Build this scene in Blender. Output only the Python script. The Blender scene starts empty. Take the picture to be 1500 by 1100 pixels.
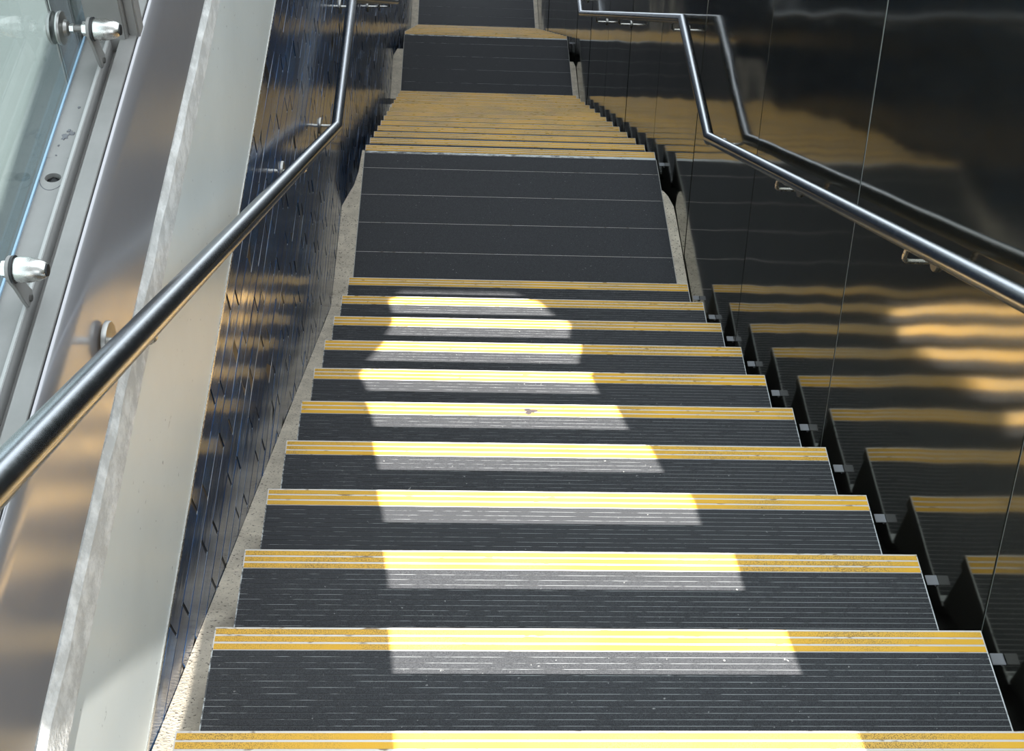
import bpy, bmesh, math, random
from mathutils import Vector, Matrix

# ------------------------------------------------------------------ camera, sky, sun, exposure
S = bpy.context.scene
COL = S.collection
CAM_R = Vector((0.998439, -0.02457, 0.050152))
CAM_U = Vector((-0.015764, 0.737517, 0.675144))
CAM_F = Vector((0.053576, 0.674881, -0.735979))
CAM_P = Vector((-0.29309, -0.86677, 1.76065))
cd = bpy.data.cameras.new('camera')
cd.sensor_width = 36.0
cd.lens = 1786.3 / 1500 * 36
cd.clip_start = 0.02
cam = bpy.data.objects.new('camera', cd)
COL.objects.link(cam)
M3 = Matrix((CAM_R, CAM_U, -CAM_F)).transposed()
cam.matrix_world = Matrix.Translation(CAM_P) @ M3.to_4x4()
S.camera = cam

W = bpy.data.worlds.new('sky')
S.world = W
W.use_nodes = True
bg = W.node_tree.nodes['Background']
bg.inputs['Color'].default_value = (0.86, 0.94, 1.0, 1)
bg.inputs['Strength'].default_value = 2.8

SUN = Vector((-0.08, 1.14, -1.0))
sl = bpy.data.lights.new('sun', 'SUN')
sl.energy = 24.0
sl.color = (1.0, 0.965, 0.90)
sl.angle = math.radians(0.3)
so = bpy.data.objects.new('sun', sl)
so.rotation_euler = (-SUN).to_track_quat('Z', 'Y').to_euler()
so.location = (2, -6, 6)
COL.objects.link(so)

S.view_settings.view_transform = 'Standard'
S.view_settings.look = 'None'
S.view_settings.exposure = 0.0
S.view_settings.gamma = 1.0
S.view_settings.use_curve_mapping = False

# ------------------------------------------------------------------ dimensions (metres)
D = 0.28            # tread going
H = 0.16618         # riser
WX = 0.697          # half width of the treads
L1N = 3.9077        # far nosing of the upper landing (y)
Z1 = -11 * H        # level of the upper landing
N2 = 12
L2N = L1N + N2 * D + 1.12538
Z2 = -24 * H
L3Y = L2N + N2 * D  # last nosing of the third flight
Z3 = -37 * H
XL = -0.785         # plane of the left wall
XR = 0.75           # plane of the right wall
RISE = 0.06         # the bands of the left wall rise a little towards the far end
LEAN = 0.45         # the seams of the right wall lean
rnd = random.Random(7)

# ------------------------------------------------------------------ materials
def mat(name, color=(0.5, 0.5, 0.5), rough=0.5, metal=0.0, spec=0.5):
    m = bpy.data.materials.new(name)
    m.use_nodes = True
    b = m.node_tree.nodes['Principled BSDF']
    b.inputs['Base Color'].default_value = (*color, 1)
    b.inputs['Roughness'].default_value = rough
    b.inputs['Metallic'].default_value = metal
    b.inputs['Specular IOR Level'].default_value = spec
    return m, m.node_tree, b

def nd(t, kind, **kw):
    n = t.nodes.new(kind)
    for k, v in kw.items():
        if k in n.inputs: n.inputs[k].default_value = v
        else: setattr(n, k, v)
    return n

def pos(t, scale=(1, 1, 1)):
    g = nd(t, 'ShaderNodeNewGeometry')
    mp = nd(t, 'ShaderNodeMapping')
    mp.inputs['Scale'].default_value = scale
    t.links.new(g.outputs['Position'], mp.inputs['Vector'])
    return mp.outputs['Vector']

def noise(t, vec, scale, detail=4, rough=0.5):
    n = nd(t, 'ShaderNodeTexNoise')
    n.inputs['Scale'].default_value = scale
    n.inputs['Detail'].default_value = detail
    n.inputs['Roughness'].default_value = rough
    t.links.new(vec, n.inputs['Vector'])
    return n.outputs['Fac']

def ramp(t, fac, a, b):
    n = nd(t, 'ShaderNodeMapRange')
    n.inputs['From Min'].default_value = a
    n.inputs['From Max'].default_value = b
    t.links.new(fac, n.inputs['Value'])
    return n.outputs['Result']

def mixc(t, fac, a, b):
    n = nd(t, 'ShaderNodeMix', data_type='RGBA')
    t.links.new(fac, n.inputs['Factor'])
    for s, v in ((6, a), (7, b)):
        if isinstance(v, tuple): n.inputs[s].default_value = (*v, 1)
        else: t.links.new(v, n.inputs[s])
    return n.outputs[2]

def mul(t, a, b):
    n = nd(t, 'ShaderNodeMath', operation='MULTIPLY')
    for i, v in enumerate((a, b)):
        if isinstance(v, (int, float)): n.inputs[i].default_value = v
        else: t.links.new(v, n.inputs[i])
    return n.outputs[0]

def bump(t, b, h, dist, strength=1.0):
    n = nd(t, 'ShaderNodeBump')
    n.inputs['Distance'].default_value = dist
    n.inputs['Strength'].default_value = strength
    t.links.new(h, n.inputs['Height'])
    t.links.new(n.outputs[0], b.inputs['Normal'])

def m_grit():
    m, t, b = mat('black grit', rough=0.75, spec=0.3)
    f = noise(t, pos(t), 700, 2, 0.6)
    c = mixc(t, ramp(t, f, 0.35, 0.72), (0.018, 0.019, 0.022), (0.075, 0.077, 0.083))
    f2 = noise(t, pos(t, (1, 1, 1)), 130, 3)
    c = mixc(t, ramp(t, f2, 0.72, 0.76), c, (0.30, 0.30, 0.29))
    t.links.new(c, b.inputs['Base Color'])
    bump(t, b, f, 0.0006, 0.7)
    return m

def m_yellow():
    m, t, b = mat('yellow grit', rough=0.7, spec=0.3)
    f = noise(t, pos(t), 520, 2, 0.6)
    big = noise(t, pos(t, (1.6, 3, 3)), 2.4, 3)
    c = mixc(t, ramp(t, big, 0.35, 0.7), (0.80, 0.44, 0.045), (0.68, 0.41, 0.085))
    wear = mul(t, ramp(t, f, 0.50, 0.60), ramp(t, big, 0.38, 0.62))
    c = mixc(t, mul(t, wear, 0.9), c, (0.20, 0.12, 0.045))
    f3 = noise(t, pos(t), 65, 2)
    c = mixc(t, ramp(t, f3, 0.77, 0.80), c, (0.06, 0.045, 0.03))
    t.links.new(c, b.inputs['Base Color'])
    bump(t, b, f, 0.0005, 0.6)
    return m

def m_plate():
    # bare aluminium of the tread seen in the joints, partly clogged with dirt
    m, t, b = mat('tread aluminium', rough=0.5, metal=0.0)
    f = noise(t, pos(t, (9, 40, 40)), 2.2, 4, 0.65)
    g = nd(t, 'ShaderNodeNewGeometry'); sp = nd(t, 'ShaderNodeSeparateXYZ')
    t.links.new(g.outputs['Position'], sp.inputs[0])
    side = ramp(t, sp.outputs[0], -0.5, 0.75)       # cleaner towards the right-hand end
    ad = nd(t, 'ShaderNodeMath', operation='MULTIPLY_ADD')
    t.links.new(side, ad.inputs[0]); ad.inputs[1].default_value = 0.16
    t.links.new(f, ad.inputs[2])
    c = mixc(t, ramp(t, ad.outputs[0], 0.47, 0.60), (0.10, 0.10, 0.10), (0.62, 0.64, 0.64))
    t.links.new(c, b.inputs['Base Color'])
    return m

def m_white_line():
    m, t, b = mat('nosing aluminium', rough=0.5, metal=0.1)
    f = noise(t, pos(t, (12, 40, 40)), 2.5, 3)
    c = mixc(t, ramp(t, f, 0.60, 0.68), (0.68, 0.64, 0.60), (0.25, 0.19, 0.13))
    t.links.new(c, b.inputs['Base Color'])
    return m

def m_concrete():
    m, t, b = mat('concrete', rough=0.9, spec=0.2)
    f = noise(t, pos(t), 14, 6, 0.65)
    c = mixc(t, ramp(t, f, 0.3, 0.7), (0.46, 0.40, 0.32), (0.72, 0.635, 0.51))
    f2 = noise(t, pos(t), 160, 3)
    c = mixc(t, ramp(t, f2, 0.60, 0.68), c, (0.12, 0.10, 0.085))
    t.links.new(c, b.inputs['Base Color'])
    bump(t, b, f2, 0.003, 0.7)
    return m

def m_cap():
    m, t, b = mat('pale painted band', rough=0.35, spec=0.4)
    f = noise(t, pos(t), 3.5, 4)
    c = mixc(t, ramp(t, f, 0.3, 0.7), (0.72, 0.76, 0.74), (0.80, 0.84, 0.82))
    s = noise(t, pos(t, (1, 10, 60)), 1.4, 5, 0.7)          # scuffs
    m2 = noise(t, pos(t), 5.0, 2)
    c = mixc(t, mul(t, ramp(t, s, 0.66, 0.72), ramp(t, m2, 0.45, 0.6)), c, (0.24, 0.25, 0.23))
    s3 = noise(t, pos(t), 60, 2)
    c = mixc(t, mul(t, ramp(t, s3, 0.72, 0.78), 0.7), c, (0.16, 0.16, 0.15))
    t.links.new(c, b.inputs['Base Color'])
    bump(t, b, f, 0.002, 0.4)
    return m

def m_plaster():
    m, t, b = mat('rough white sealant strip', rough=0.6, spec=0.3)
    f = noise(t, pos(t, (1, 1, 1.0)), 26, 5, 0.7)
    c = mixc(t, ramp(t, f, 0.42, 0.62), (0.62, 0.62, 0.60), (0.88, 0.88, 0.86))
    t.links.new(c, b.inputs['Base Color'])
    bump(t, b, f, 0.006, 0.6)
    return m

def m_alu():
    m, t, b = mat('matt aluminium', rough=0.6, metal=0.1)
    f = noise(t, pos(t), 9, 5, 0.6)
    c = mixc(t, ramp(t, f, 0.3, 0.75), (0.26, 0.25, 0.24), (0.20, 0.195, 0.185))
    f2 = noise(t, pos(t), 38, 3)
    c = mixc(t, mul(t, ramp(t, f2, 0.74, 0.80), 0.8), c, (0.12, 0.11, 0.10))
    t.links.new(c, b.inputs['Base Color'])
    bump(t, b, f, 0.0006, 0.3)
    return m

def m_fascia():
    m, t, b = mat('brushed steel panel', (0.38, 0.375, 0.39), 0.25, 0.45)
    f = noise(t, pos(t, (1, 1, 1)), 2.2, 3)
    f2 = noise(t, pos(t, (1, 1.0, 1.0)), 30, 2)
    r = nd(t, 'ShaderNodeMapRange')
    r.inputs['To Min'].default_value = 0.18; r.inputs['To Max'].default_value = 0.27
    t.links.new(f2, r.inputs['Value']); t.links.new(r.outputs[0], b.inputs['Roughness'])
    bump(t, b, f, 0.004, 0.6)
    return m

def m_rightwall():
    m, t, b = mat('dark polished metal panel', (0.185, 0.178, 0.150), 0.07, 0.95)
    oi = nd(t, 'ShaderNodeObjectInfo')
    g = nd(t, 'ShaderNodeNewGeometry')
    va = nd(t, 'ShaderNodeVectorMath', operation='ADD')
    cx = nd(t, 'ShaderNodeCombineXYZ')
    k = mul(t, oi.outputs['Random'], 37.0)
    t.links.new(k, cx.inputs[0])
    t.links.new(g.outputs['Position'], va.inputs[0]); t.links.new(cx.outputs[0], va.inputs[1])
    f = noise(t, va.outputs[0], 1.7, 1.5, 0.4)
    fine = noise(t, pos(t, (40, 40, 400)), 3, 2)
    r = nd(t, 'ShaderNodeMapRange')
    r.inputs['To Min'].default_value = 0.065; r.inputs['To Max'].default_value = 0.105
    t.links.new(fine, r.inputs['Value']); t.links.new(r.outputs[0], b.inputs['Roughness'])
    bump(t, b, f, 0.0075, 1.0)
    return m

def m_tile():
    m, t, b = mat('dark blue glazed tile', rough=0.16, spec=0.7)
    oi = nd(t, 'ShaderNodeObjectInfo'); g = nd(t, 'ShaderNodeNewGeometry')
    ad = nd(t, 'ShaderNodeMath', operation='ADD')
    t.links.new(oi.outputs['Random'], ad.inputs[0]); t.links.new(g.outputs['Random Per Island'], ad.inputs[1])
    fr = nd(t, 'ShaderNodeMath', operation='FRACT'); t.links.new(ad.outputs[0], fr.inputs[0])
    c = mixc(t, fr.outputs[0], (0.008, 0.032, 0.100), (0.026, 0.095, 0.230))
    f = noise(t, pos(t), 20, 3)
    c = mixc(t, ramp(t, f, 0.35, 0.75), c, (0.03, 0.035, 0.05))
    t.links.new(c, b.inputs['Base Color'])
    b.inputs['Metallic'].default_value = 0.15
    bump(t, b, noise(t, pos(t, (1, 1, 3)), 9, 2), 0.002, 0.5)
    return m

def m_grout():
    m, t, b = mat('grout', rough=0.5)
    g = nd(t, 'ShaderNodeNewGeometry'); sp = nd(t, 'ShaderNodeSeparateXYZ')
    t.links.new(g.outputs['Position'], sp.inputs[0])
    ma = nd(t, 'ShaderNodeMath', operation='MULTIPLY_ADD')
    t.links.new(sp.outputs[1], ma.inputs[0]); ma.inputs[1].default_value = -RISE
    t.links.new(sp.outputs[2], ma.inputs[2])                    # v = z - RISE*y
    a = nd(t, 'ShaderNodeMath', operation='SUBTRACT'); a.inputs[0].default_value = -0.19
    t.links.new(ma.outputs[0], a.inputs[1])
    dv = nd(t, 'ShaderNodeMath', operation='DIVIDE'); t.links.new(a.outputs[0], dv.inputs[0]); dv.inputs[1].default_value = 0.0725
    pp = nd(t, 'ShaderNodeMath', operation='PINGPONG'); t.links.new(dv.outputs[0], pp.inputs[0]); pp.inputs[1].default_value = 0.5
    f = nd(t, 'ShaderNodeMath', operation='LESS_THAN'); t.links.new(pp.outputs[0], f.inputs[0]); f.inputs[1].default_value = 0.06
    c = mixc(t, f.outputs[0], (0.004, 0.004, 0.005), (0.62, 0.68, 0.78))  # pale course lines also carry the sky glint of the tile edges
    t.links.new(c, b.inputs['Base Color'])
    return m

def m_glass():
    m, t, b = mat('window glass')
    for n in list(t.nodes):
        if n.type == 'BSDF_PRINCIPLED': t.nodes.remove(n)
    tr = nd(t, 'ShaderNodeBsdfTransparent'); tr.inputs[0].default_value = (0.90, 0.95, 0.95, 1)
    gl = nd(t, 'ShaderNodeBsdfGlossy'); gl.inputs['Roughness'].default_value = 0.02
    lw = nd(t, 'ShaderNodeLayerWeight'); lw.inputs[0].default_value = 0.5
    pw = nd(t, 'ShaderNodeMath', operation='POWER'); t.links.new(lw.outputs['Facing'], pw.inputs[0]); pw.inputs[1].default_value = 4.0
    fr = nd(t, 'ShaderNodeMath', operation='MULTIPLY_ADD'); t.links.new(pw.outputs[0], fr.inputs[0]); fr.inputs[1].default_value = 0.5; fr.inputs[2].default_value = 0.035
    mx = nd(t, 'ShaderNodeMixShader')
    t.links.new(fr.outputs[0], mx.inputs[0]); t.links.new(tr.outputs[0], mx.inputs[1]); t.links.new(gl.outputs[0], mx.inputs[2])
    t.links.new(mx.outputs[0], t.nodes['Material Output'].inputs['Surface'])
    return m

def m_ground():
    m, t, b = mat('plaza paving', rough=0.8)
    f = noise(t, pos(t), 0.8, 3)
    c = mixc(t, ramp(t, f, 0.3, 0.7), (0.066, 0.078, 0.078), (0.084, 0.093, 0.090))
    t.links.new(c, b.inputs['Base Color'])
    return m

def m_steel(name, col, rough):
    m, t, b = mat(name, col, rough, 1.0)
    f = noise(t, pos(t), 90, 2)
    r = nd(t, 'ShaderNodeMapRange')
    r.inputs['To Min'].default_value = rough * 0.8; r.inputs['To Max'].default_value = rough * 1.3
    t.links.new(f, r.inputs['Value']); t.links.new(r.outputs[0], b.inputs['Roughness'])
    return m

GRIT, YEL, PLATE, WLINE = m_grit(), m_yellow(), m_plate(), m_white_line()
CONC, CAP, PLAST, ALU, FASC = m_concrete(), m_cap(), m_plaster(), m_alu(), m_fascia()
RWALL, TILE, GROUT, GLASS, GROUND = m_rightwall(), m_tile(), m_grout(), m_glass(), m_ground()
RAIL = m_steel('satin steel tube', (0.37, 0.39, 0.42), 0.22)
STEEL = m_steel('bright steel', (0.62, 0.61, 0.58), 0.26)
DISC = m_steel('dull steel disc', (0.34, 0.335, 0.32), 0.35)
DSTEEL = m_steel('grey threaded steel', (0.20, 0.19, 0.18), 0.45)
DARK = mat('dark steel channel', (0.010, 0.011, 0.012), 0.5)[0]
GLINT = mat('painted seam glint', (0.22, 0.24, 0.24), 0.5)[0]
RUBBER = mat('black gasket', (0.012, 0.012, 0.013), 0.5)[0]
MULL = mat('dark grey mullion', (0.13, 0.13, 0.14), 0.5, 0.2)[0]
GALV = mat('dull galvanised lug', (0.24, 0.245, 0.26), 0.6, 0.0)[0]
EDGE = mat('worn edge angle', (0.42, 0.41, 0.38), 0.55, 0.2)[0]
MASKW = mat('sun mask grey', (0.35, 0.34, 0.33), 0.9)[0]
GUM = mat('dried gum', (0.065, 0.052, 0.052), 0.8)[0]

# ------------------------------------------------------------------ mesh helpers
def mesh(name, bm, m, smooth=False, bevel=0):
    bmesh.ops.recalc_face_normals(bm, faces=bm.faces[:])
    if bevel:
        bmesh.ops.bevel(bm, geom=bm.edges[:], offset=bevel, segments=2, affect='EDGES', clamp_overlap=True)
    me = bpy.data.meshes.new(name)
    bm.to_mesh(me); bm.free()
    me.materials.append(m)
    if smooth:
        for p in me.polygons: p.use_smooth = True
        me.set_sharp_from_angle(angle=math.radians(38))
    return me

def link(name, me, parent=None, loc=(0, 0, 0)):
    o = bpy.data.objects.new(name, me)
    COL.objects.link(o)
    o.location = loc
    if parent: o.parent = parent
    return o

def obj(name, bm, m, parent=None, smooth=False, bevel=0, loc=(0, 0, 0)):
    return link(name, mesh(name, bm, m, smooth, bevel), parent, loc)

def thing(name, label, cat, loc=(0, 0, 0), group=None):
    o = bpy.data.objects.new(name, None)
    COL.objects.link(o)
    o.location = loc
    o.empty_display_size = 0.1
    tag(o, label, cat, group)
    return o

def tag(o, label, cat, group=None):
    o['label'] = label; o['category'] = cat
    if group: o['group'] = group

def struct(o):
    o['kind'] = 'structure'
    return o

def box(bm, x0, x1, y0, y1, z0, z1):
    v = [bm.verts.new(c) for c in ((x0,y0,z0),(x1,y0,z0),(x1,y1,z0),(x0,y1,z0),(x0,y0,z1),(x1,y0,z1),(x1,y1,z1),(x0,y1,z1))]
    for f in ((0,3,2,1),(4,5,6,7),(0,1,5,4),(1,2,6,5),(2,3,7,6),(3,0,4,7)):
        bm.faces.new([v[i] for i in f])
    return bm

def BM(): return bmesh.new()

def prism_y(bm, prof, y0, y1, rise0=0.0, ys=None):
    """profile of (x, z0, slope): z = z0 + slope*y, extruded along y"""
    rings = []
    for y in (ys or (y0, y1)):
        rings.append([bm.verts.new((p[0], y, p[1] + (p[2] if len(p) > 2 else rise0) * y)) for p in prof])
    n = len(prof)
    for a, b in zip(rings, rings[1:]):
        for i in range(n):
            bm.faces.new((a[i], a[(i+1) % n], b[(i+1) % n], b[i]))
    bm.faces.new(rings[0][::-1]); bm.faces.new(rings[-1])
    return bm

def prism_x(bm, prof, x0, x1):
    """profile of (y, z), extruded along x"""
    a = [bm.verts.new((x0, y, z)) for y, z in prof]
    b = [bm.verts.new((x1, y, z)) for y, z in prof]
    n = len(prof)
    for i in range(n):
        bm.faces.new((a[i], a[(i+1) % n], b[(i+1) % n], b[i]))
    bm.faces.new(a[::-1]); bm.faces.new(b)
    return bm

def tube(bm, pts, r, seg=20):
    pts = [Vector(p) for p in pts]
    rings = []
    for i, p in enumerate(pts):
        a = (p - pts[i-1]).normalized() if i else (pts[1] - p).normalized()
        b = (pts[i+1] - p).normalized() if i < len(pts) - 1 else a
        t = (a + b).normalized()
        ref = Vector((1, 0, 0)) if abs(a.x) < 0.9 else Vector((0, 1, 0))
        e = t.cross(ref).normalized()
        f = e.cross(t).normalized()
        if i and rings:
            pass
        k = 1.0 / max(0.5, t.dot(a))
        # stretch along the mitre direction only
        bend = (b - a)
        ring = []
        for j in range(seg):
            an = 2 * math.pi * j / seg
            d = e * math.cos(an) + f * math.sin(an)
            if bend.length > 1e-5:
                bn = bend.normalized()
                d = d + bn * d.dot(bn) * (k - 1)
            ring.append(bm.verts.new(p + d * r))
        rings.append(ring)
    for a, b in zip(rings, rings[1:]):
        for j in range(seg):
            bm.faces.new((a[j], a[(j+1) % seg], b[(j+1) % seg], b[j]))
    bm.faces.new(rings[0][::-1]); bm.faces.new(rings[-1])
    return bm

def lathe_x(bm, prof, seg=28, c=(0, 0, 0)):
    """prof of (x, r) turned about the x axis through c"""
    rings = []
    for x, r in prof:
        rings.append([bm.verts.new((c[0] + x, c[1] + r * math.cos(2*math.pi*j/seg), c[2] + r * math.sin(2*math.pi*j/seg))) for j in range(seg)])
    for a, b in zip(rings, rings[1:]):
        for j in range(seg):
            bm.faces.new((a[j], a[(j+1) % seg], b[(j+1) % seg], b[j]))
    bm.faces.new(rings[0][::-1]); bm.faces.new(rings[-1])
    return bm

# ------------------------------------------------------------------ right wall: leaning polished panels
def slope_z(y):                       # line through the nosings
    if y < 2.8: return -H / D * y
    if y < L1N: return max(Z1, -H / D * y)
    if y < L1N + N2 * D: return Z1 - (y - L1N) * H / D
    if y < L2N: return Z2
    return max(Z3, Z2 - (y - L2N) * H / D)

wr = obj('wall_right', box(BM(), XR + 0.013, XR + 0.10, -1.9, 13.6, Z3 - 0.8, 1.35), DARK)
struct(wr)
GAP = 0.0022
for k in range(-4, 14):
    s0 = 0.463 + 1.17 * k + GAP; s1 = 0.463 + 1.17 * (k + 1) - GAP
    zt = 1.3
    zb = max(Z3 - 0.6, slope_z(min(s0, 12.5)) - 1.4)
    bm = BM()
    rows = 1
    q = [(s0 + LEAN * zb, zb), (s1 + LEAN * zb, zb), (s1 + LEAN * zt, zt), (s0 + LEAN * zt, zt)]
    if q[1][0] < -1.9: continue
    f = [bm.verts.new((XR, y, z)) for y, z in q]
    b = [bm.verts.new((XR + 0.0115, y, z)) for y, z in q]
    for i in range(4): bm.faces.new((f[i], f[(i+1) % 4], b[(i+1) % 4], b[i]))
    bm.faces.new(f[::-1]); bm.faces.new(b)
    cy_, cz_ = (q[0][0] + q[2][0]) / 2, (zb + zt) / 2
    bmesh.ops.translate(bm, vec=(-XR, -cy_, -cz_), verts=bm.verts[:])
    pn = obj('panel', bm, RWALL, wr, bevel=0.0012, loc=(XR, cy_, cz_))
    pn.rotation_euler = (0, 0, rnd.uniform(-0.0022, 0.0022))

for k in range(-3, 14):  # pale strips in the seams, their colour standing for light caught on panel edges
    s0 = 0.463 + 1.17 * k
    zb = max(Z3 - 0.6, slope_z(min(s0, 12.5)) - 1.4)
    bm = BM()
    lo_ = [bm.verts.new((x, s0 + LEAN * zb + dy, zb)) for x, dy in ((XR + 0.0012, -GAP * .7), (XR + 0.0012, GAP * .7), (XR + 0.0115, GAP * .7), (XR + 0.0115, -GAP * .7))]
    hi_ = [bm.verts.new((x, s0 + LEAN * 1.3 + dy, 1.3)) for x, dy in ((XR + 0.0012, -GAP * .7), (XR + 0.0012, GAP * .7), (XR + 0.0115, GAP * .7), (XR + 0.0115, -GAP * .7))]
    for i in range(4): bm.faces.new((lo_[i], lo_[(i+1) % 4], hi_[(i+1) % 4], hi_[i]))
    bm.faces.new(lo_[::-1]); bm.faces.new(hi_)
    obj('seam_glint', bm, GLINT, wr)

# ------------------------------------------------------------------ left wall: glazed tiles on grout
def conc_left(y):
    if y < 2.80: return -0.5935 * y - 0.168
    if y < 3.60: return Z1
    if y < 3.66: return Z1 - 0.28 * (y - 3.60) / 0.06
    z = Z1 - 0.28 - 0.5935 * (y - 3.66)
    if y < 8.1: return max(z, Z2)
    z = Z2 - 0.28 - 0.5935 * (y - 8.1)
    return max(z, Z3)

VT = -0.190        # v = z - RISE*y at the top of the first full course
TP, TL = 0.0725, 0.267
wl = BM()
prof = [(-1.0, 0.0)]
ys = [-1.7 + 0.1 * i for i in range(173)]
top = [wl.verts.new((XL + 0.0037, y, VT + RISE * y)) for y in ys]
bot = [wl.verts.new((XL + 0.0037, y, conc_left(y) - 0.25)) for y in ys]
top2 = [wl.verts.new((XL - 0.12, y, VT + RISE * y)) for y in ys]
bot2 = [wl.verts.new((XL - 0.12, y, conc_left(y) - 0.25)) for y in ys]
for i in range(len(ys) - 1):
    wl.faces.new((top[i], top[i+1], bot[i+1], bot[i]))
    wl.faces.new((top2[i], bot2[i], bot2[i+1], top2[i+1]))
    wl.faces.new((top[i], top2[i], top2[i+1], top[i+1]))
    wl.faces.new((bot[i], bot[i+1], bot2[i+1], bot2[i]))
wl.faces.new((top[0], bot[0], bot2[0], top2[0])); wl.faces.new((top[-1], top2[-1], bot2[-1], bot[-1]))
wlo = struct(obj('wall_left', wl, GROUT))

TH = 0.010
def tile_verts(y0, y1, v0, v1):
    """corner (y, z) of one tile, rows rise by RISE and joints lean a little"""
    out = []
    for (yy, vv) in ((y0, v1), (y1, v1), (y1, v0), (y0, v0)):
        ly = yy + 0.22 * (v0 - vv)
        out.append((ly, vv + RISE * ly))
    return out
tiles = []
for n in range(0, 100):
    v0 = VT - TP * n
    off = 0.552 if n % 2 == 0 else 0.637
    off += 0.0045 * n + 0.006 * rnd.uniform(-1, 1)
    for m_ in range(-9, 55):
        y0 = off + TL * m_
        yc = y0 + TL / 2
        if yc < -1.6 or yc > 15.3: continue
        zc = v0 - TP / 2 + RISE * yc
        if zc < conc_left(yc) - 0.10: continue
        tiles.append((y0, v0, yc, zc))
def in_view(y, z):
    d = Vector((XL, y, z)) - CAM_P
    w = d.dot(CAM_F)
    if w <= 0: return None
    px = 750 + 1786.3 * d.dot(CAM_R) / w; py = 550 - 1786.3 * d.dot(CAM_U) / w
    return w if -20 < px < 1520 and -20 < py < 1120 else None
vis = sorted((in_view(t[2], t[3]) or 99, i) for i, t in enumerate(tiles))
near = [i for w, i in vis if w < 99][:300]
nearset = set(near)
def tile_mesh_pts(y0, v0, rot, rz):
    c = tile_verts(y0 + 0.003, y0 + TL - 0.003, v0 - 0.0020, v0 - TP + 0.0020)
    cy = y0 + TL / 2; cz = v0 - TP / 2 + RISE * cy
    f = [(XL + TH * 0.5 + (z - cz) * rot + (y - cy) * rz, y, z) for y, z in c]
    b = [(XL - 0.004, y, z) for y, z in c]
    return f, b
# one shared mesh for the individual tiles
c = tile_verts(0.003 - TL / 2, TL / 2 - 0.003, TP / 2 - 0.0020, -TP / 2 + 0.0020)
bm = BM()
f = [bm.verts.new((0.005, y, z)) for y, z in c]; b = [bm.verts.new((-0.006, y, z)) for y, z in c]
for i in range(4): bm.faces.new((f[i], f[(i+1) % 4], b[(i+1) % 4], b[i]))
bm.faces.new(f[::-1]); bm.faces.new(b)
tme = mesh('tile', bm, TILE, bevel=0.0016)
for i in near:
    y0, v0, yc, zc = tiles[i]
    o = link('tile', tme, wlo, (XL, yc, zc))
    o.rotation_euler = (0, rnd.gauss(0, 0.009), rnd.gauss(0, 0.006))
bm = BM()
for i, (y0, v0, yc, zc) in enumerate(tiles):
    if i in nearset: continue
    f, b = tile_mesh_pts(y0, v0, rnd.gauss(0, 0.009), rnd.gauss(0, 0.006))
    f = [bm.verts.new(p) for p in f]; b = [bm.verts.new(p) for p in b]
    for j in range(4): bm.faces.new((f[j], f[(j+1) % 4], b[(j+1) % 4], b[j]))
    bm.faces.new(f[::-1])
o = obj('tile_field', bm, TILE, wlo); o['kind'] = 'stuff'

# pale band, white strip and brushed steel panel above the tiles
Y0, Y1 = -1.6, 15.4
def band(name, m, zs, xf=XL, xb=XL - 0.10, y0=Y0, y1=Y1, bev=0):
    (a, sa), (b_, sb) = zs
    return struct(obj(name, prism_y(BM(), [(xb, a, sa), (xf, a, sa), (xf, b_, sb), (xb, b_, sb)], y0, y1), m, bevel=bev))
band('trim_1', CAP, ((VT + 0.012, RISE), (0.246, 0.092)), XL + 0.004)
band('trim_2', STEEL, ((VT + 0.001, RISE), (VT + 0.0115, RISE)), XL + 0.006)
# ragged white strip, slightly proud and leaning back
bm = BM(); R0 = []
N = 340
for i in range(N + 1):
    y = Y0 + (Y1 - Y0) * i / N
    j = 0.004 * math.sin(y * 37) + 0.003 * rnd.uniform(-1, 1)
    zb = 0.250 + 0.090 * y; zt = 0.342 + 0.073 * y + j
    R0.append([bm.verts.new(p) for p in ((XL - 0.10, y, zb), (XL + 0.007, y, zb), (XL + 0.006, y, zb + 0.8 * (zt - zb)), (XL - 0.001, y, zt), (XL - 0.10, y, zt))])
for a, b in zip(R0, R0[1:]):
    for i in range(5): bm.faces.new((a[i], a[(i+1) % 5], b[(i+1) % 5], b[i]))
bm.faces.new(R0[0][::-1]); bm.faces.new(R0[-1])
struct(obj('trim_3', bm, PLAST))
struct(obj('trim_4', prism_y(BM(), [(XL - 0.10, 0.340, 0.073), (XL - 0.006, 0.340, 0.073), (XL - 0.006, 0.354, 0.073), (XL - 0.10, 0.354, 0.073)], Y0, Y1), RUBBER))
# steel panel with a rounded lip, in three sheets
FZ = 0.600
lip = []
for i in range(9):
    a = math.radians(90 * i / 8)
    lip.append((XL - 0.012 + 0.012 * math.cos(a), FZ - 0.040 + 0.042 * math.sin(a), RISE))
pr = [(XL - 0.0118, 0.352, 0.073), (XL, 0.352, 0.073)] + lip[:-1] + [(XL - 0.0118, FZ + 0.002, RISE)]
fas = struct(obj('trim_5', prism_y(BM(), pr, Y0, Y1), FASC, smooth=True))

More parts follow.
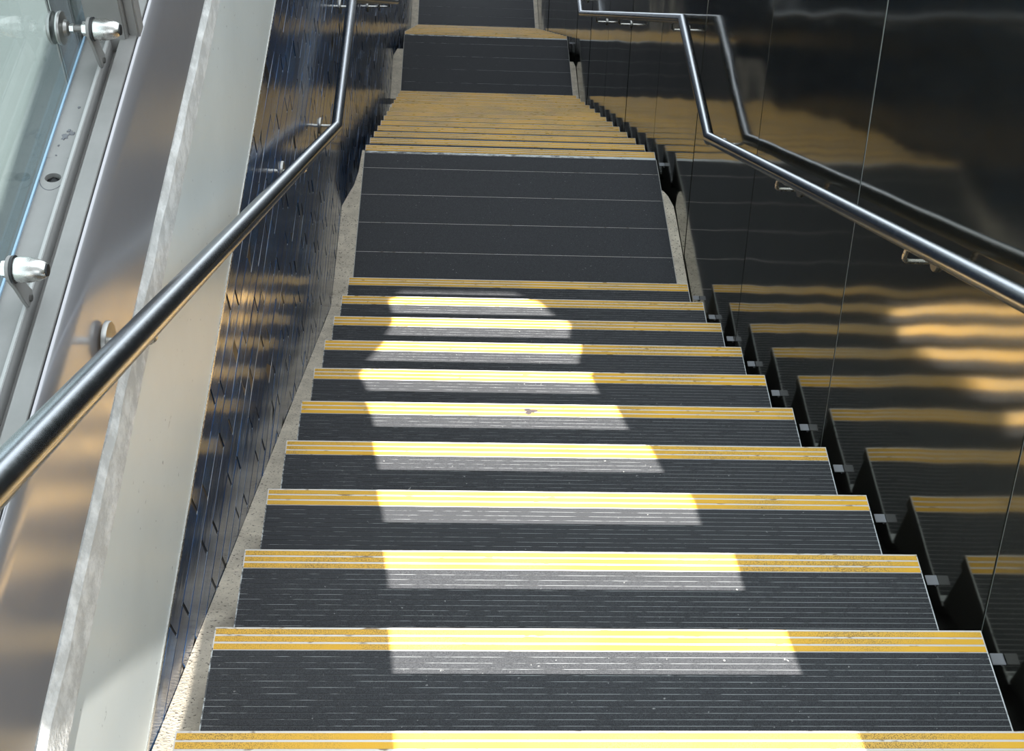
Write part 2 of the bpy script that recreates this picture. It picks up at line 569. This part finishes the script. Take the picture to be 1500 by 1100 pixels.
# ------------------------------------------------------------------ window above the left wall
win = bpy.data.objects.new('window_1', None); COL.objects.link(win); struct(win)
win.location = (-0.83, 1.0, 0.66)
def wobj(name, bm, m, **kw):
    bmesh.ops.translate(bm, vec=(0.83, -1.0, -0.66), verts=bm.verts[:])
    return obj(name, bm, m, win, **kw)
def bar(x0, x1, z0, z1, y0=Y0, y1=Y1):
    return prism_y(BM(), [(x0, FZ + z0, RISE), (x1, FZ + z0, RISE), (x1, FZ + z1, RISE), (x0, FZ + z1, RISE)], y0, y1)
wobj('gasket', bar(-0.799, -0.7965, -0.05, 0.0), RUBBER)
wobj('sill_plate', bar(-0.824, -0.799, -0.05, 0.004), ALU, bevel=0.0008)
wobj('sill_channel', bar(-0.838, -0.8242, -0.05, -0.020), ALU)
FIN = mat('sill fin lit tone', (0.36, 0.355, 0.345), 0.5)[0]  # paler than the sill metal, its catch of light put into the colour
wobj('sill_fin', bar(-0.8445, -0.8385, -0.05, 0.007), FIN, bevel=0.001)
# ledge with a real drain hole
hy, hx, hr = 0.542, -0.8625, 0.0115
bm = BM()
def zz(y, dz=-0.003): return FZ + RISE * y + dz
outer, inner, deep = [], [], []
NS = 32
x0, x1, ya, yb = -0.882, -0.845, 0.50, 0.585
for j in range(NS):
    a = 2 * math.pi * j / NS
    c_, s_ = math.cos(a), math.sin(a)
    k = min((x1 - hx) / abs(c_) if abs(c_) > 1e-6 else 9, (yb - hy) / abs(s_) if abs(s_) > 1e-6 else 9)
    px = max(x0, min(x1, hx + c_ * k)); py = max(ya, min(yb, hy + s_ * k))
    outer.append(bm.verts.new((px, py, zz(py))))
    ix, iy = hx + hr * c_, hy + hr * 0.85 * s_
    inner.append(bm.verts.new((ix, iy, zz(iy)))); deep.append(bm.verts.new((ix, iy, zz(iy) - 0.02)))
for j in range(NS):
    k = (j + 1) % NS
    bm.faces.new((outer[j], outer[k], inner[k], inner[j])); bm.faces.new((inner[j], inner[k], deep[k], deep[j]))
for (p, q) in ((Y0, ya), (yb, Y1)):
    prism_y(bm, [(x0, FZ - 0.05, RISE), (x1, FZ - 0.05, RISE), (x1, FZ - 0.003, RISE), (x0, FZ - 0.003, RISE)], p, q)
wobj('sill_ledge', bm, ALU)
bm = BM(); bmesh.ops.create_circle(bm, cap_ends=True, radius=hr * 0.99, segments=24)
for v in bm.verts: v.co = Vector((hx + v.co.x, hy + v.co.y * 0.85, zz(hy) - 0.010 + 0.004 * rnd.random()))
wobj('drain_hole_dirt', bm, RUBBER)
def blob(x, y, r, seed):
    rr = random.Random(seed); bm = BM(); lo = []; hi = []
    for i in range(16):
        a = 2 * math.pi * i / 16; q = r * (0.55 + 0.75 * rr.random())
        px, py = x + q * 0.7 * math.cos(a), y + q * math.sin(a)
        lo.append(bm.verts.new((px, py, zz(py)))); hi.append(bm.verts.new((x + (px - x) * .8, y + (py - y) * .8, zz(y) + 0.0009)))
    for i in range(16): bm.faces.new((lo[i], lo[(i+1) % 16], hi[(i+1) % 16], hi[i]))
    bm.faces.new(hi); bm.faces.new(lo[::-1])
    return bm
for x_, y_, r_, sd in ((-0.864, 0.632, 0.008, 1), (-0.856, 0.640, 0.006, 2), (-0.861, 0.645, 0.004, 5), (-0.869, 0.612, 0.0022, 3), (-0.868, 0.590, 0.002, 4), (-0.857, 0.700, 0.003, 6)):
    wobj('dirt_patch', blob(x_, y_, r_, sd), MULL)
# little arc groove ring beside the hole (raised weld line)
bm = BM()
pts = []
for i in range(15):
    a = math.radians(200 + 140 * i / 14)
    pts.append((hx + 0.0185 * math.cos(a), hy + 0.030 * math.sin(a) + 0.004, zz(hy + 0.030 * math.sin(a)) + 0.0002))
tube(bm, pts, 0.0007, 6)
wobj('seal_ring', bm, MULL)
# glass panes
for (ya_, yb_) in ((-1.6, 0.862), (0.878, 3.2), (3.216, 5.6), (5.616, 8.0)):
    wobj('pane', prism_y(BM(), [(-0.892, FZ - 0.02, RISE), (-0.884, FZ - 0.02, RISE), (-0.884, 2.9), (-0.892, 2.9)], ya_, yb_), GLASS)
wobj('pane_edge_seal', bar(-0.8835, -0.8805, -0.02, 0.0005), mat('blue-grey glass edge', (0.25, 0.38, 0.50), 0.3)[0])
# mullion post inside, darker one outside
for y in (0.862, 3.2, 5.6):
    z = FZ + RISE * y - 0.02
    bm = BM()
    box(bm, -0.872, -0.812, y, y + 0.055, z, 2.9)
    box(bm, -0.812, -0.794, y + 0.012, y + 0.045, z, 2.9)
    wobj('mullion', bm, ALU, bevel=0.003)
    wobj('outer_mullion', box(BM(), -0.925, -0.893, y + 0.01, y + 0.07, z - 0.1, 2.9), MULL, bevel=0.002)
    wobj('mullion_bead', box(BM(), -0.928, -0.9255, y + 0.004, y + 0.0095, z - 0.1, 2.9), ALU)

# ------------------------------------------------------------------ added sun mask behind the camera, two openings shaped to the sunlit patches
YB = -1.6
def back(x, y, z):
    t = (y - YB) / 1.14
    return (x + 0.08 * t, z + t)
LE = {0: -.362, 1: -.385, 2: -.41, 3: -.441, 4: -.47, 5: -.505, 6: -.557, 7: -.506, 8: -.482, 9: -.515}
RE = {0: .363, 1: .333, 2: .309, 3: .282, 4: .237, 5: .192, 6: .149, 7: .15, 8: .146, 9: .058}
lp = [back(LE[k], k * D - 0.02, -k * H) for k in range(10)]
rp = [back(RE[k], k * D - 0.02, -k * H) for k in range(10)]
hole1 = [(lp[0][0] + .03, 0.62)] + lp + [(back(-.46, 2.535, -9 * H))] + [(back(-.01, 2.535, -9 * H))] + rp[::-1] + [(rp[0][0] + .05, 0.62)]
hole2 = [(-0.86, 0.62), (-0.86, 1.76), (-0.70, 1.66), (-0.662, 1.52), (-0.645, 1.42), (-0.625, 1.30), (-0.62, 0.62)]
def mask_with_holes(holes, x0, x1, z0, z1, y0, y1):
    bm = BM()
    def loop(pts):
        vs = [bm.verts.new((x, y0, z)) for x, z in pts]
        return [bm.edges.new((vs[i], vs[(i+1) % len(vs)])) for i in range(len(vs))]
    es = loop([(x0, z0), (x1, z0), (x1, z1), (x0, z1)])
    for h in holes: es += loop(h)
    bmesh.ops.triangle_fill(bm, use_beauty=True, use_dissolve=False, edges=es)
    r = bmesh.ops.extrude_face_region(bm, geom=bm.faces[:])
    bmesh.ops.translate(bm, vec=(0, y1 - y0, 0), verts=[v for v in r['geom'] if isinstance(v, bmesh.types.BMVert)])
    return bm
struct(obj('sun_mask', mask_with_holes([hole1, hole2], -0.93, 3.5, 0.3, 7.5, YB, YB - 0.004), MASKW))

# ------------------------------------------------------------------ ground outside, far end
struct(obj('ground', box(BM(), -14, -0.93, -8, 16, 0.20, 0.30), GROUND))

# ------------------------------------------------------------------ concrete at the sides of the stairs
def strip_concrete(pts, x0, x1, depth=0.16):
    bm = BM()
    prev = None
    for (y, z, xa, xb) in pts:
        ring = [bm.verts.new(p) for p in ((xa, y, z), (xb, y, z), (xb, y, z - depth), (xa, y, z - depth))]
        if prev:
            for i in range(4): bm.faces.new((prev[i], prev[(i+1) % 4], ring[(i+1) % 4], ring[i]))
        else: bm.faces.new(ring[::-1])
        prev = ring
    bm.faces.new(prev)
    return bm
xi = -WX - 0.0015
A = XL + 0.0058
yk = [-1.2 + 0.2 * i for i in range(20)] + [2.80]
o = obj('stair_stringer', strip_concrete([(y, conc_left(y) if y < 2.8 else Z1 + 0.0, A, xi) for y in yk], A, xi), CONC)
tag(o, 'sloping bare concrete stringer between the tiled left wall and the nearest flight', 'stringer')
o = obj('concrete_kerb', strip_concrete([(2.801, Z1, A, -0.7005), (3.45, Z1, A, -0.7005), (3.52, Z1, A + .02, -0.7005), (3.60, Z1, A + .045, -0.7005), (3.70, Z1, A + 0.06, -0.7005), (3.88, Z1 - 0.01, -0.712, -0.7005)], A, xi), CONC)
tag(o, 'flat concrete kerb strip along the left edge of the upper landing', 'kerb')
o = obj('concrete_kerb', strip_concrete([(2.70, Z1 - 0.001, 0.7005, XR - .004), (3.40, Z1, 0.7005, XR - .004), (3.50, Z1, 0.7005, XR - 0.006), (3.58, Z1 - .005, 0.7005, XR - 0.022), (3.63, Z1 - .012, 0.7005, XR - 0.040)], A, xi), CONC)
tag(o, 'stained concrete kerb strip between upper landing and dark metal wall', 'kerb')
o = obj('stair_stringer', strip_concrete([(y, conc_left(y), A, xi) for y in [3.72 + 0.2 * i for i in range(19)]], A, xi), CONC)
tag(o, 'shaded concrete stringer on the tiled side of the middle flight', 'stringer')
o = obj('concrete_kerb', strip_concrete([(7.40, Z2, A, -0.7005), (8.02, Z2, A, -0.7005), (8.12, Z2, A + .03, -0.7005)], A, xi), CONC)
tag(o, 'short concrete kerb strip left of the middle landing', 'kerb')
o = obj('concrete_kerb', strip_concrete([(7.40, Z2, 0.7005, XR - .004), (7.92, Z2, 0.7005, XR - .004), (8.00, Z2, 0.7005, XR - .02)], A, xi), CONC)
tag(o, 'short concrete kerb strip right of the middle landing', 'kerb')
o = obj('concrete_kerb', strip_concrete([(L3Y + .05, Z3, A, -0.7005), (15.3, Z3, A, -0.7005)], A, xi), CONC)
tag(o, 'concrete kerb strip left of the bottom floor', 'kerb')
o = obj('concrete_kerb', strip_concrete([(L3Y + .05, Z3, 0.7005, XR - .004), (15.3, Z3, 0.7005, XR - .004)], A, xi), CONC)
tag(o, 'concrete kerb strip right of the bottom floor', 'kerb')

# ------------------------------------------------------------------ steps
GX = WX - 0.0022
# yellow strips (front to back), measured from the nosing edge at y = 0 towards -y
YS = [(-0.0022, -0.0130), (-0.0168, -0.0278), (-0.0318, -0.0432)]
G0, GP, GW = -0.0452, 0.0119, 0.0109
ME = {}
def strip_mesh(key, w, m, th=0.0022, half=GX):
    if key not in ME:
        bm = box(BM(), -half, half, -w, 0, 0, th)
        ME[key] = mesh(key, bm, m, bevel=0.0003)
    return ME[key]
NG = 19
def step(y, z, label, group, detail, run=D, lug=True, landing=False):
    t = thing('stair_tread', label, 'step', (0, y, z), group)
    back_y = -run - 0.018 if not landing else -0.06
    # tread plate: thin nosing that returns down, 32 mm deep pan
    key = 'plate' + str(landing)
    if key not in ME:
        bm = prism_x(BM(), [(-0.0, -0.0024), (-0.0, -0.030), (-0.006, -0.034), (back_y, -0.034), (back_y, -0.0024)], -WX, WX)
        ME[key + 'pan'] = mesh('tread_pan', bm, DARK)
        bm = box(BM(), -WX, WX, back_y, -0.0405, -0.0024, -0.0009)
        box(bm, -WX, -WX + 0.0018, back_y, -0.0405, -0.0009, 0.0002)
        box(bm, WX - 0.0022, WX, back_y, -0.0405, -0.0009, 0.0002)
        ME[key] = mesh('tread_plate', bm, PLATE)
    link('tread_pan', ME[key + 'pan'], t)
    link('tread_plate', ME[key], t)
    if 'nose' not in ME:
        ME['nose'] = mesh('nosing_bar', box(BM(), -WX, WX, -0.0444, 0.0012, -0.004, -0.0001), WLINE)
    link('nosing_bar', ME['nose'], t)
    if detail >= 1:
        for i, (a, b) in enumerate(YS):
            link('yellow_strip', strip_mesh('yellow_strip%d' % i, a - b, YEL), t, (0, a, -0.0018))
    else:
        if 'ybt' not in ME:
            bm = BM()
            for a, b in YS: box(bm, -GX, GX, b, a, -0.002, 0.0003)
            ME['ybt'] = mesh('yellow_strips', bm, YEL)
        link('yellow_strips', ME['ybt'], t)
    if not landing:
        if detail >= 1:
            for i in range(NG):
                link('grit_strip', strip_mesh('grit_strip', GW, GRIT), t, (0, G0 - GP * i, -0.0022))
        else:
            if 'gbt' not in ME:
                bm = BM()
                for i in range(NG): box(bm, -GX, GX, G0 - GP * i - GW, G0 - GP * i, -0.0022, 0.0)
                ME['gbt'] = mesh('grit_strips', bm, GRIT)
            link('grit_strips', ME['gbt'], t)
    if 'riser' not in ME:
        ME['riser'] = mesh('riser', prism_x(BM(), [(-0.014, -0.0345), (-0.292, -0.0345), (-0.292, -0.038), (-0.020, -H + 0.003), (-0.014, -H + 0.003)], -WX + 0.001, WX - 0.001), DARK)
    link('riser', ME['riser'], t)
    if lug:
        if 'lug' not in ME:
            bm = BM()
            box(bm, XR - 0.026, XR - 0.0006, -0.042, -0.018, -0.050, -0.0475)
            box(bm, XR - 0.004, XR - 0.0006, -0.036, -0.020, -0.064, -0.0475)
            ME['lug'] = mesh('fixing_lug', bm, GALV, bevel=0.0008)
        link('fixing_lug', ME['lug'], t)
    return t

ordn = ['first', 'second', 'third', 'fourth', 'fifth', 'sixth', 'seventh', 'eighth', 'ninth', 'tenth', 'eleventh', 'twelfth', 'thirteenth']
G1 = 'ribbed black treads with yellow nosings, nearest flight'
for k in range(-2, 11):
    if k < 0: lab = ('topmost ribbed tread at the photographer\'s feet, below the photo', 'ribbed tread just below the bottom edge of the photo, second from the top')[k + 2]
    elif k == 0: lab = 'ribbed stair tread of which only the yellow nosing shows, at bottom edge of photo'
    elif k == 5: lab = 'ribbed sunlit tread with a grey gum stain on its yellow nosing'
    elif k == 10: lab = 'last tread of nearest flight, fully shaded, directly above the upper landing'
    elif k == 1: lab = 'widest ribbed tread in full view, second yellow nosing up from the photo bottom'
    else: lab = 'ribbed black tread with yellow nosing, %s one up from the upper landing' % ordn[10 - k]
    step(k * D, -k * H, lab, G1, 1)
G2 = 'bunched yellow nosings of the middle flight'
for j in range(0, N2 + 1):
    y = L1N + j * D; z = Z1 - j * H
    if j == 0:
        step(y, z, 'yellow nosing along the far edge of the upper landing', G2, 1, landing=True)
    else:
        if j == N2: lab = 'lowest tread of the middle flight, its yellow nosing touching the middle landing'
        else: lab = 'tread of middle flight, %s yellow nosing beyond the upper landing' % ordn[j - 1]
        step(y, z, lab, G2, 0, lug=False)
G3 = 'hidden treads of the lowest flight'
for j in range(0, N2 + 1):
    y = L2N + j * D; z = Z2 - j * H
    if j == 0: step(y, z, 'yellow nosing along the far edge of the middle landing', G3, 1, landing=True)
    else: step(y, z, 'tread of the lowest flight, yellow nosing squeezed into one band by the steep view', G3, 0, lug=False)

# landings made of long dark planks with bright seams
def landing(y0, y1, z, first, label, pitch=0.1962, n=None):
    t = thing('landing_deck', label, 'landing', (0, y0, z))
    bm = box(BM(), -0.6976, 0.6976, 0, y1 - y0, -0.03, -0.0008)
    obj('deck_base', bm, PLATE if z < -3 else WLINE, t)
    edges = [0.0]
    y = first
    while y < y1 - 0.02:
        edges.append(y - y0); y += pitch
    edges.append(y1 - y0)
    for a, b in zip(edges, edges[1:]):
        if b - a < 0.02: continue
        obj('deck_plank', box(BM(), -0.6975, 0.6975, a + 0.0010, b - 0.0012, -0.0024, 0.0), GRIT, t, bevel=0.0004)
    obj('edge_angle', box(BM(), -0.7002, -0.6978, 0, y1 - y0, -0.03, 0.0012), EDGE, t)
    obj('edge_angle', box(BM(), 0.6978, 0.7002, 0, y1 - y0, -0.03, 0.0012), EDGE, t)
    return t
landing(2.80, L1N - 0.0605, Z1, 2.95, 'broad dark plank landing with bright seams between the nearest and middle flights')
landing(L1N + N2 * D, L2N - 0.0605, Z2, 7.45, 'smaller shaded plank landing with faint seams below the bunched yellow nosings', 0.193)
landing(L3Y - 0.02, 15.3, Z3, L3Y + 0.1, 'dark plank floor at the bottom of the stairs, top edge of photo', 0.196)
landing(-1.55, -2 * D - 0.30, 3 * H, -1.35, 'plank landing under the photographer, outside the frame')

# dark sloping slab under the flights and landings
pts = [(-1.59, 0.33), (-0.56, 0.33)]
pts += [(-0.50, 0.5935 * 0.50 - 0.215), (2.74, -2.74 * 0.5935 - 0.215), (2.90, Z1 - 0.2), (3.70, Z1 - 0.26)]
pts += [(L1N + 0.1, Z1 - 0.26 - H), (L1N + N2 * D - 0.1, Z2 - 0.26 + 0.10), (L2N - 0.2, Z2 - 0.26), (L2N + .1, Z2 - 0.26 - H), (L3Y - 0.1, Z3 - 0.26), (15.4, Z3 - 0.26)]
pts += [(15.4, Z3 - 0.8), (L3Y - 1.0, Z3 - 0.8), (-1.59, -0.6)]
struct(obj('floor', prism_x(BM(), pts, -0.770, XR + 0.011), DARK))

# gum on the fifth nosing
bm = BM()
pts = []
for i in range(18):
    a = 2 * math.pi * i / 18
    r = 0.014 * (1 + 0.35 * math.sin(3 * a + 1) + 0.25 * rnd.uniform(-1, 1))
    pts.append((r * 1.2 * math.cos(a), 0.75 * r * math.sin(a)))
lo = [bm.verts.new((x, y, 0.0)) for x, y in pts]; hi = [bm.verts.new((x * 0.85, y * 0.85, 0.0014)) for x, y in pts]
for i in range(18): bm.faces.new((lo[i], lo[(i+1) % 18], hi[(i+1) % 18], hi[i]))
bm.faces.new(hi); bm.faces.new(lo[::-1])
o = obj('gum_stain', bm, GUM, loc=(-0.058, 5 * D - 0.026, -5 * H + 0.0004))
tag(o, 'grey lump of trodden gum on a sunlit yellow nosing', 'gum')

# ------------------------------------------------------------------ handrails
def rail_z(y, z0):
    return z0 + max(0.0, (2.86 - y) * 0.5935)
BY = [1.05, 1.97, 2.90, 3.88, 5.42, 6.42, 7.6]
def handrail(x, wallx, z1, label, kinks, side, ys):
    t = thing('handrail', label, 'handrail', (x, 0.0, z1 + kinks[0] * 0.5935))
    z2 = z1 - (kinks[2] - kinks[1]) * 0.5935
    z3 = z2 - 3.3 * 0.5935
    P = [(x, -1.45, z1 + (kinks[0] + 1.45) * 0.5935), (x, kinks[0], z1), (x, kinks[1], z1), (x, kinks[2], z2), (x, kinks[3], z2), (x, kinks[3] + 3.3, z3), (x, kinks[3] + 4.0, z3)]
    off = Vector(t.location)
    def zat(y):
        for (a, b) in zip(P, P[1:]):
            if a[1] <= y <= b[1]:
                return a[2] + (b[2] - a[2]) * (y - a[1]) / (b[1] - a[1])
    obj('rail_tube', tube(BM(), [Vector(p) - off for p in P], 0.0205, 28), RAIL, t, smooth=True)
    for y in ys:
        zr = zat(y)
        e = 0.056 if side > 0 else 0.042
        s = 1 if side > 0 else -1
        pts = [(wallx - x, y, zr - e)]
        pts.append((s * 0.014, y, zr - e))
        for i in range(1, 7):
            a = math.radians(90 * i / 6)
            pts.append((s * (0.014 - 0.014 * math.sin(a)), y, zr - e + 0.014 * (1 - math.cos(a))))
        pts.append((0, y, zr - 0.018))
        pts = [Vector((p[0], p[1], p[2] - off.z)) for p in pts]
        b = obj('rail_bracket', tube(BM(), pts, 0.0055, 12), STEEL, t, smooth=True)
        c = (wallx - x, y, zr - e - off.z); fr_ = 0.022 if side > 0 else 0.0295
        obj('flange', lathe_x(BM(), [(-s * 0.0075, 0.010), (-s * 0.007, fr_ - 0.0015), (-s * 0.005, fr_), (0, fr_)], 28, c), DISC, b, smooth=True)
    return t
handrail(0.675, XR - 0.0005, -0.967, 'steel handrail on dark metal wall, right of the stairs', (2.86, 3.684, 7.31, 8.16), 1, BY)
handrail(-0.71, XL + 0.0055, -0.946, 'thick steel handrail crossing the pale band, left of the stairs', (2.837, 3.73, 7.31, 8.16), -1, [0.36, 1.97, 2.90, 3.88, 5.42, 6.42, 7.6])

# ------------------------------------------------------------------ point fittings that hold the glass
def fitting(y, z, label):
    t = thing('glass_fitting', label, 'fitting', (-0.838, y, z), 'steel point fittings along the window sill')
    yk_ = 0.0
    # cone towards the stairs (+x)
    obj('cone_cap', lathe_x(BM(), [(0.006, 0.0155), (0.012, 0.0165), (0.024, 0.0160), (0.036, 0.0132), (0.0415, 0.0105), (0.0435, 0.0085)], 32), STEEL, t, smooth=True)
    obj('socket_tip', lathe_x(BM(), [(0.0425, 0.0080), (0.0455, 0.0078), (0.0460, 0.004)], 20), RUBBER, t, smooth=True)
    obj('washer', lathe_x(BM(), [(0.002, 0.0175), (0.0055, 0.0180), (0.0062, 0.0165)], 28), RUBBER, t, smooth=True)
    # nut
    bm = BM(); lathe_x(bm, [(-0.0115, 0.011), (-0.003, 0.0115)], 6)
    obj('nut', bm, STEEL, t, bevel=0.0008)
    obj('threaded_rod', lathe_x(BM(), [(-0.046, 0.0058), (-0.0115, 0.0058)], 18), DSTEEL, t, smooth=True)
    obj('lock_nut', lathe_x(BM(), [(-0.030, 0.0078), (-0.024, 0.0078)], 6), STEEL, t)
    obj('clamp_disc', lathe_x(BM(), [(-0.0462, 0.0245), (-0.0435, 0.0255), (-0.0405, 0.0245), (-0.0375, 0.013), (-0.033, 0.011), (-0.0315, 0.0075)], 36), DISC, t, smooth=True)
    obj('outer_disc', lathe_x(BM(), [(-0.060, 0.022), (-0.0575, 0.0245), (-0.0542, 0.0245)], 36), DISC, t, smooth=True)
    # arm plate: ring at the bolt tapering down to a pointed foot on the sill fin
    zf = FZ + RISE * y + 0.009 - z
    prof = []
    for i in range(13):
        a = math.radians(-25 + 230 * i / 12)
        prof.append((0.0175 * math.cos(a), 0.0175 * math.sin(a)))
    prof += [(-0.006, -0.030), (0.004, zf * 0.85), (0.010, zf - 0.004), (0.030, zf - 0.004), (0.034, zf + 0.006), (0.026, zf + 0.022), (0.018, -0.028)]
    obj('arm_plate', prism_x(BM(), prof, -0.0030, 0.0022), ALU, t, bevel=0.0006)
    obj('arm_foot', lathe_x(BM(), [(-0.006, 0.0045), (0.005, 0.0045)], 8, (0, 0.020, zf + 0.004)), DSTEEL, t)
    return t
fitting(0.777, 0.727, 'cone-capped steel point fitting with its disc clamped to the glass, by the mullion')
fitting(0.274, 0.698, 'cone-capped steel point fitting nearest the thick left handrail, disc out of frame')
